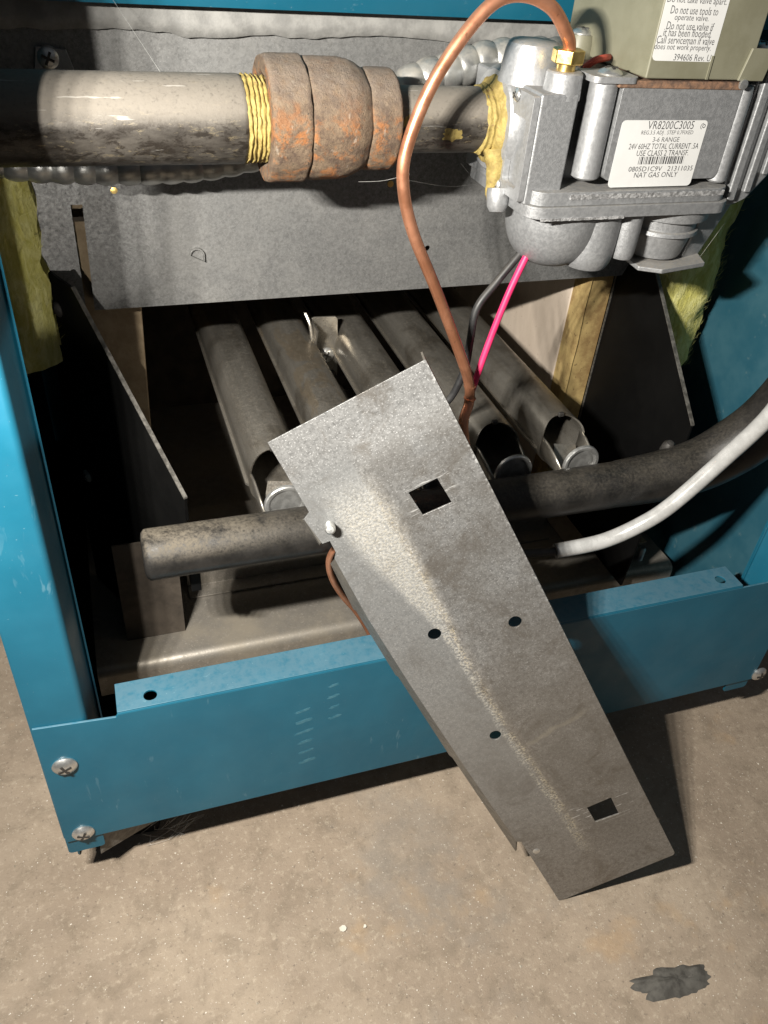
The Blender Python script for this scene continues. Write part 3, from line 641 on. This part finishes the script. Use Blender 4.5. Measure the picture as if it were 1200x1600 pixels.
# ------------------------------------------------------------------ grey sheet panel behind the pipe
sp = thing('shield_panel', (142, 375, -168), 'speckled grey galvanised shield panel behind the gas pipe', 'metal panel')
out = [(-60, -20), (300, -20), (300, -120), (280, -167.6), (-3.9, -168.3), (-2.4, -120.2), (-7.2, -120.2), (-7.6, -168.3), (-60, -169)]
dk = [(41, -147.5), (41, -144)] + [(44.4 + 3.4 * math.cos(a), -144 + 3.2 * math.sin(a)) for a in [math.pi - i * math.pi / 8 for i in range(9)]] + [(47.8, -147.5)]
MB().prism(out, [circ(159.4, -146.6, 1.5, 12), circ(11.3, -114.5, 1.3, 12), circ(136.9, -114.5, 1.5, 12)], (0, 375, 0), X1, Z1, Y1, .9).build('sheet', GALV, sp, smooth=0)
MB().prism([(-3.5, -168.2), (280, -167.6), (280, -166.8), (-3.5, -167.4)], [], (0, 374.9, 0), X1, Z1, Y1, 12).build('bottom_flange', GALV, sp)
d2 = [(44.4 + (x - 44.4) * .84, -145.0 + (z + 145.0) * .84) for x, z in dk[2:]] 
MB().prism(dk[2:], [d2], (0, 373.3, 0), X1, Z1, Y1, 1.8).build('knockout_rim', GALV, sp, bevel=.15)
MB().prism([(44.4 + (x - 44.4) * .8, -145.0 + (z + 145.0) * .8) for x, z in dk[2:]], [], (0, 374.75, 0), X1, Z1, Y1, .3).build('knockout', GALV, sp)
MB().lathe([(0, 1.5), (.5, 1.4), (.6, 0)], (11.3, 375, -114.5), -Y1, 12).build('rivet', BRASS, sp)
MB().lathe([(0, 1.6), (.5, 1.5), (.6, 0)], (136.9, 375, -114.5), -Y1, 12).build('rivet', BRASS, sp)
q = at(75, 92, Y=372)
screw(sp, (q.x, 374.8, q.z), (0, -1, 0), 4.5)
MB().prism([(q.x - 6, q.z - 6), (q.x + 9, q.z - 4), (q.x + 7, q.z + 3), (q.x - 4, q.z + 4)], [], (0, 373.6, 0), X1, Z1, Y1, 1.0).build('clip', CASTD, sp, bevel=.3)
# torn foil strip along the top
xs = [-50 + i * 3.1 for i in range(110)]
lo_ = [(x, -54.5 + 2.6 * noise.noise(Vector((x * .028, 0, 0))) + 1.3 * noise.noise(Vector((x * .12, 3, 0))) + 2.6 * noise.noise(Vector((x * .018, 8, 0)))) for x in xs]
b = MB(); nv = len(xs); rows = 6; vs = []; fs = []
for r in range(rows):
    f = r / (rows - 1)
    for i, (x, z) in enumerate(lo_):
        yy = 374.2 - 1.5 * f + .9 * noise.noise(Vector((x * .09, f * 2, 1))) - (1.6 * max(0, noise.noise(Vector((x * .05, 2, 4)))) if r == rows - 1 else 0)
        vs.append((x, min(yy, 374.6), -30 + (z + 30) * f))
for r in range(rows - 1):
    for i in range(nv - 1): fs.append((r * nv + i, r * nv + i + 1, (r + 1) * nv + i + 1, (r + 1) * nv + i))
b.add(vs, fs); fo_ = b.build('foil_strip', FOIL, base=(142, 374, -50))
md = fo_.modifiers.new('thick', 'SOLIDIFY'); md.thickness = .0008
tag(fo_, 'torn light grey foil strip with a ragged edge below the blue top rail', 'foil strip')

# ------------------------------------------------------------------ insulation boards, fibre batts
b = MB()
ys = [(-10, -60), (18.2, -60), (17.6, -174), (15.4, -238), (14, -340), (-10, -340)]
b.prism(ys, [], (0, 386, 0), X1, Z1, Y1, 180)
tag(b.build('insulation_board', BOARD, base=(7, 476, -340), bevel=1.0), 'tan fibre insulation board behind the left black bracket', 'insulation board')
rb = thing('insulation_board', (275, 476, -340), 'pale fibre insulation board with scorched golden front edge right of the burners', 'insulation board')
MB().box(268, 283, 403, 566, -340, -130).build('board', BOARDR, rb, bevel=.8)
b = MB(); n = 30; vs = []; fs = []
for i in range(n + 1):
    z = -340 + 210 * i / n
    back = 400 + 4.5 * noise.noise(Vector((0, z * .05, 0)))
    for y in (back, 394, 387.5, 384.5):
        vs.append((267.4 + .5 * noise.noise(Vector((y * .1, z * .1, 0))) + (.6 if y == 384.5 else 0) + (.5 if y == back else 0), y, z))
for i in range(n):
    for k in range(3): fs.append((i * 4 + k, i * 4 + k + 1, i * 4 + k + 5, i * 4 + k + 4))
b.add(vs, fs); b.box(268.6, 282.6, 385.5, 402.9, -340, -131)
b.build('scorched_edge', SCORCH, rb)
def batt(x0, x1, y0, y1, z0, z1, label, seed):
    o = thing('fibreglass_batt', ((x0 + x1) / 2, (y0 + y1) / 2, z0), label, 'insulation')
    nx, nz = 10, 26; vs = []; fs = []; b = MB()
    for j in range(nz + 1):
        for i in range(nx + 1):
            f, g = i / nx, j / nz; x = x0 + (x1 - x0) * f; z = z0 + (z1 - z0) * g
            y = y0 + 9 * (2 * f - 1) ** 2 + 4 * noise.noise(Vector((x * .06, z * .05, seed))) + 2 * noise.noise(Vector((x * .2, z * .15, seed)))
            xx = x + (2.5 * noise.noise(Vector((z * .09, seed, f * 2))))
            vs.append((xx, y, z))
    for j in range(nz):
        for i in range(nx): a = j * (nx + 1) + i; fs.append((a, a + 1, a + nx + 2, a + nx + 1))
    N = len(vs); vs += [(x, y1, z) for x, y, z in vs]; fs += [tuple(N + i for i in f[::-1]) for f in fs]
    b.add(vs, fs); b.build('batt', FIBRE, o, smooth=60)
    rr = random.Random(seed); b = MB()
    for k in range(700):
        x = rr.uniform(x0, x1 - .5); z = rr.uniform(z0, z1); f = (x - x0) / (x1 - x0)
        y = y0 + 9 * (2 * f - 1) ** 2 - 1 + 4 * noise.noise(Vector((x * .06, z * .05, seed)))
        a = rr.gauss(1.35, .45); L_ = rr.uniform(2.5, 7); d = Vector((math.cos(a), rr.uniform(-.25, .25), math.sin(a))) * L_
        p = Vector((x, y, z)); c = d.cross(Vector((0, 1, 0))).normalized() * .07; m_ = p + d * .5 + Vector((rr.uniform(-1, 1), rr.uniform(-1.2, .3), rr.uniform(-1, 1)))
        b.add([p - c, p + c, m_ + c, m_ - c, p + d], [(0, 1, 2, 3), (3, 2, 4)])
    tag(b.build('loose_fibres', FIBRE, o, smooth=0, fix=False), None, None, None, 'stuff')
batt(-50, -21, 350, 374, -184, -92, 'yellow fibreglass batt stuffed behind the left corner post', 2)
batt(287, 328, 347, 373, -215, -96, 'yellow fibreglass batt behind the right black bracket', 5)

# ------------------------------------------------------------------ black gusset brackets
bl = thing('gusset_bracket', (0, 330, -340), 'black sloping gusset bracket at the left end of the manifold', 'bracket')
A = Vector((21.5, 289, 0)); Bp = Vector((-26, 384, 0)); U = (Bp - A).normalized(); Nn = Vector((U.y, -U.x, 0))
Lg = (Bp - A).length
MB().prism([(0, -231), (0, -219), (74.5, -149), (Lg, -148), (Lg, -340), (50, -340), (47, -285), (14, -250)], [], A, U, Z1, Nn, 1.6).build('plate', BLACKP, bl, bevel=.3)
MB().prism([(-.1, -219), (74.5, -149), (74.5, -148.4), (-.1, -218.2)], [], A - Nn * .1, U, Z1, Nn, 1.8).build('cut_edge', EDGE, bl)
for x, y in ((92, 483), (138, 743)):
    d = ray(x, y); k = (A.dot(Nn)) / d.dot(Nn); screw(bl, d * k - Nn * .2, -Nn, 3.6, mat=DARKM if y < 600 else STEEL)
br = thing('gusset_bracket', (283, 330, -340), 'black triangular gusset bracket standing right of the burners', 'bracket')
MB().prism([(289, -231), (289, -215), (352, -156.5), (384.2, -150), (384.2, -340), (300, -340), (296, -260)], [], (283.2, 0, 0), Y1, Z1, X1, 1.6).build('plate', BLACKP, br, bevel=.3)
MB().prism([(288.9, -215), (352, -156.5), (352, -155.8), (288.9, -214.2)], [], (283.0, 0, 0), Y1, Z1, X1, 2.0).build('cut_edge', EDGE, br)
MB().prism([(383.6, -340), (384.6, -340), (384.6, -150), (383.6, -150)], [], (282.6, 0, 0), Y1, Z1, X1, 2.2).build('cut_edge', EDGE, br)

# ------------------------------------------------------------------ burner tray
tr_ = thing('burner_tray', (150, 420, -345), 'dusty bent steel burner tray behind the blue base rail', 'tray')
prof = [(570, -340), (314, -340)] + [(314 - 5.5 * math.sin(a), -345.5 + 5.5 * math.cos(a)) for a in [i * math.pi / 16 for i in range(1, 9)]] + [(308.5, -358), (309.5, -358), (309.5, -346), (314, -341.2), (570, -341.2)]
MB().prism(prof, [], (-30, 0, 0), Y1, Z1, X1, 359.5).build('tray', TRAY, tr_, smooth=50)
MB().prism([(352, -339.6), (363, -339.6), (363, -327), (420, -327), (420, -326), (362, -326), (362, -338.6), (352, -338.6)], [], (24, 0, 0), Y1, Z1, X1, 236).build('angle_ledge', TRAY, tr_, bevel=.2)
MB().box(-13, 18.3, 328, 329.2, -339.8, -272).build('end_plate', CHAM, tr_, bevel=.2)  # dark brown here puts the shade on this plate into its colour
MB().box(17.4, 18.4, 329.5, 352, -339.8, -300).build('end_plate_return', CHAM, tr_)
MB().box(20, 24.5, 276, 292, -262, -243).build('manifold_saddle', BLACKP, tr_, bevel=.4)
b = MB(); q = at(998, 873, Z=-340)
pr = []
for i in range(16): pr.append((i * .6, 2.2 if i % 2 else 2.5))
b.lathe(pr + [(9.8, 1.8), (9.9, 0)], (q.x, q.y, -340), (0, 0, 1), 16).build('threaded_stud', STEEL, tr_)
MB().box(268, 324, 333, 372, -339.7, -338.7).build('lit_tray_patch', BOARD, tr_, bevel=.2)  # tan sheet standing in for the lit part of the tray top

# ------------------------------------------------------------------ manifold
mf = thing('burner_manifold', (120, 273, -233), 'thick black dust covered manifold pipe feeding the burner tubes', 'pipe')
b = MB().lathe([(0, 7.5), (.5, 9.6), (1.8, 11.0), (3, 11.2), (60, 11.2), (120, 11.2), (180, 11.4), (236, 11.8)], (1, 273, -233.5), X1, 40)
b.build('straight_pipe', MANI, mf, smooth=60)
pe = [(234, 273, -233.3), (246, 273, -233), (262, 272, -231), (279, 270, -226), (292, 267, -216), (302, 263, -202), (308, 259, -184), (312, 256, -162), (314, 254, -138), (315, 253, -110), (315, 253, -60)]
MB().tube(pe, lambda f: 11.9 + 2.6 * min(1, f * 2.4), 32, 8).build('elbow', MANI, mf, smooth=60)
q = at(1047, 697, Y=280)
MB().lathe([(-3, 3.6), (1.5, 3.2), (3.2, 1.8), (3.6, 0)], (q.x, 281, q.z - 1), (-.1, -.3, 1), 20).build('pipe_plug', DARKM, mf)

# ------------------------------------------------------------------ burners
BL = ['leftmost burner tube, nearest the left black bracket', 'second burner tube from the left, tan stained, left of the small bracket', 'middle burner tube, right of the small bracket with screws',
      'fourth burner tube from the left, passing under the copper tube', 'rightmost burner tube with open notched mouth beside the pale board']
bm_ = MB(); R0 = 12.6
def sect(t, k=1.0, n=2.7):
    c, q = math.cos(t), math.sin(t)
    return (math.copysign(abs(c) ** (2 / n), c) * 12.8 * k, math.copysign(abs(q) ** (2 / n), q) * 12.4 * k)
NS = 44; rings = [(313, 1), (316, 1.0), (330, 1), (420, 1), (562, 1), (562, .93), (313.6, .935)]
vs = []; fs = []
for y, k in rings:
    for i in range(NS):
        t = 2 * math.pi * i / NS; x, z = sect(t, k)
        yy = y - (7.5 * (abs(math.cos(t)) ** 1.5) if y < 315 and z > -2 else 0) - (7.5 if y < 315 and z <= -2 else 0)   # scooped mouth
        vs.append((x, yy, z))
for k in range(len(rings)):
    for i in range(NS):
        j = (i + 1) % NS; q = (k + 1) % len(rings); fs.append((k * NS + i, k * NS + j, q * NS + j, q * NS + i))
bm_.add(vs, fs)
for sx in (-1, 1):            # folded seam along each side
    bm_.prism([(308, 0), (562, 0), (562, 1.5), (310, 1.5)], [], (sx * 12.4, 0, -4), Y1, X1 * sx, Z1, 1.2)
# front shutter: lower trough with rising side walls
tb = MB(); vs = []; fs = []
for j, (y, a) in enumerate(((309, 106), (301, 102), (293, 92), (286.5, 82))):
    for i in range(23):
        t = math.radians(-90 - a + 2 * a * i / 22); x, z = sect(t, .975); vs.append((x * (1 - .06 * j), y, z))
for j in range(3):
    for i in range(22): fs.append((j * 23 + i, j * 23 + i + 1, (j + 1) * 23 + i + 1, (j + 1) * 23 + i))
tb.add(vs, fs)
dm = MB().lathe([(1.0, 0), (1.0, 7.0), (0, 8.2), (0, 9.4), (.4, 9.9), (1.6, 10.1), (2.2, 9.6), (2.2, 4.5), (1.6, 3)], (0, 284.8, .4), Y1, 32)
cm = MB().prism([(-8, -6), (6, -8), (8, 4), (-4, 6)], [], (0, 302, -5), Vector((1, 0, 0)), Vector((0, .8, .6)), Vector((0, -.6, .8)), .8)
nb = MB().box(-1.5, 1.5, 311.5, 313.5, R0 - .8, R0 + 1.5)
pos0 = (65.8, 420, -227)
def shift(mb): mb.v = [v + Vector((65.8, 0, -227)) for v in mb.v]; return mb
bu0 = None
for k in range(5):
    if k == 0:
        o = thing('burner_tube', pos0, BL[0], 'burner', 'burner tubes in a row'); bu0 = o
        shift(bm_).build('tube', BURN, o, smooth=50)
        t_ = shift(tb).build('air_shutter', BURN, o, smooth=50); md = t_.modifiers.new('thick', 'SOLIDIFY'); md.thickness = .0009
        shift(dm).build('end_disc', STEEL, o); shift(cm).build('baffle', BURN, o); shift(nb).build('stop_nib', DARKM, o, bevel=.4)
    else:
        o = bu0.copy(); COL.objects.link(o); o.location = W((65.8 + 38.1 * k, 420, -227)); tag(o, BL[k])
        for ch in bu0.children:
            if k == 3 and ch.name.startswith('baffle'): continue
            c = ch.copy(); COL.objects.link(c); c.parent = o
            if k == 1 and ch.name.startswith('tube'): c.data = ch.data.copy(); c.data.materials[0] = BURNS
# small bracket between burners two and three
pb = thing('pilot_bracket', (121, 430, -245), 'small bent steel bracket with two screws between burner tubes', 'bracket')
MB().prism([(113.5, -207), (116, -206), (129, -206.4), (130.4, -208), (131.5, -244), (129, -256), (117, -250), (113.5, -224)], [], (0, 430, 0), X1, Z1, Y1, 1.2).build('plate', BURN, pb, bevel=.3)
MB().prism([(414, -207), (430.5, -207), (430.5, -226), (420, -222)], [], (113.5, 0, 0), Y1, Z1, X1, 1).build('folded_side', BURN, pb)
MB().tube([(110, 428, -202), (112, 424, -208), (113, 422, -218), (115, 424, -226)], 1.1, 8, 6).build('spring_wire', BURN, pb)
screw(pb, tuple(at(510, 554, Y=429.8)), (0, -1, 0.15), 4.6); screw(pb, tuple(at(515, 587, Y=429.8)), (0, -1, .1), 4.2, mat=DARKM)

# ------------------------------------------------------------------ floor debris
def lump(label, name, mat, cx, cy, w_, h_, th, seed, cat, rot):
    vs = []; fs = []; n, rings = 56, 9
    for r in range(rings + 1):
        f = r / rings
        for i in range(n):
            t = 2 * math.pi * i / n; k = 1 + .5 * noise.noise(Vector((math.cos(t) * 2.1 + seed, math.sin(t) * 2.1, 0))) + .13 * noise.noise(Vector((math.cos(t) * 6 + seed, math.sin(t) * 6, 4)))
            x, y = w_ * k * f * math.cos(t), h_ * k * f * math.sin(t); c, s = math.cos(rot), math.sin(rot)
            x, y = x * c - y * s, x * s + y * c
            z = th * (1 - f ** 2.2) * (.55 + .8 * abs(noise.noise(Vector((x * .16, y * .16, seed))))) + .9 * noise.noise(Vector((x * .7, y * .7, seed))) * (1 - f)
            vs.append((cx + x, cy + y, -430 + max(z, .05)))
    for r in range(rings):
        for i in range(n): j = (i + 1) % n; fs.append((r * n + i, r * n + j, (r + 1) * n + j, (r + 1) * n + i))
    o = MB().add(vs, fs).build(name, mat, base=(cx, cy, -430), smooth=40)
    return tag(o, label, cat)
lump('flat grey lump of dried putty stuck on the concrete floor', 'putty_lump', LUMP, 228, 112.0, 21, 7.2, 3.6, 2.4, 'putty', -.12)
def chip(px_, s, label, seed):
    q = at(*px_, Z=-430); rr = random.Random(seed); n = 7
    poly = [(q.x + s * rr.uniform(.6, 1.2) * math.cos(2 * math.pi * i / n), q.y + s * rr.uniform(.6, 1.2) * math.sin(2 * math.pi * i / n)) for i in range(n)]
    tag(MB().prism(poly, [], (0, 0, -429.9), X1, Y1, Z1, 1.2).build('paint_chip', CHIP, base=(q.x, q.y, -430), bevel=.2, smooth=0), label, 'chip', 'chips on the floor')
chip((537, 1452), 2.2, 'largest pale chip lying alone on the concrete in front', 4)
chip((570, 1449), 1.0, 'tiny pale chip on the concrete right of the largest chip', 5)
rr = random.Random(11); b = MB()
for k in range(1500):
    x = rr.uniform(-150, 420); y = rr.uniform(40, 300); s = min(1.1, rr.expovariate(3.2) + .14)
    a = rr.uniform(0, 6.28); z = -430
    p3 = [(x + s * math.cos(a + t) * rr.uniform(.6, 1.1), y + s * math.sin(a + t) * rr.uniform(.6, 1.1), z) for t in (0, 2.1, 4.2)]
    b.add(p3 + [(x, y, z + s * rr.uniform(.4, .8))], [(0, 1, 3), (1, 2, 3), (2, 0, 3)])
tag(b.build('grit', GRITM, base=(100, 170, -430), smooth=0, fix=False), 'scattered sandy grit on the concrete floor', 'grit', None, 'stuff')
# cobwebs
b = MB()
def strand(a, c, sag=2, r=.055):
    a, c = Vector(a), Vector(c); b.tube([a, (a + c) / 2 - Vector((0, 0, sag)), c], r, 4, 5)
strand(at(170, -10, Y=362), at(250, 112, Y=318), 0)
strand(at(560, 284, Y=318), at(640, 272, Y=300), 1); strand(at(720, 255, Y=318), at(748, 290, Y=372), 0); strand(at(1080, 420, Y=296), at(1135, 345, Y=300), 0)
strand(at(640, 282, Y=300), at(760, 285, Y=340), 2)
rr = random.Random(5)
for k in range(60):
    p = Vector((rr.uniform(-22, 4), 257.5, rr.uniform(-428, -384))); q = p + Vector((rr.gauss(8, 7), rr.uniform(-1, 4), rr.gauss(4, 7))); q.z = min(max(q.z, -429), -381); strand(p, q, .5, .07)
tag(b.build('cobweb', WEB, base=(0, 256, -428), fix=False), 'fine grey cobweb threads hanging under the cabinet and across the pipes', 'cobweb', None, 'stuff')
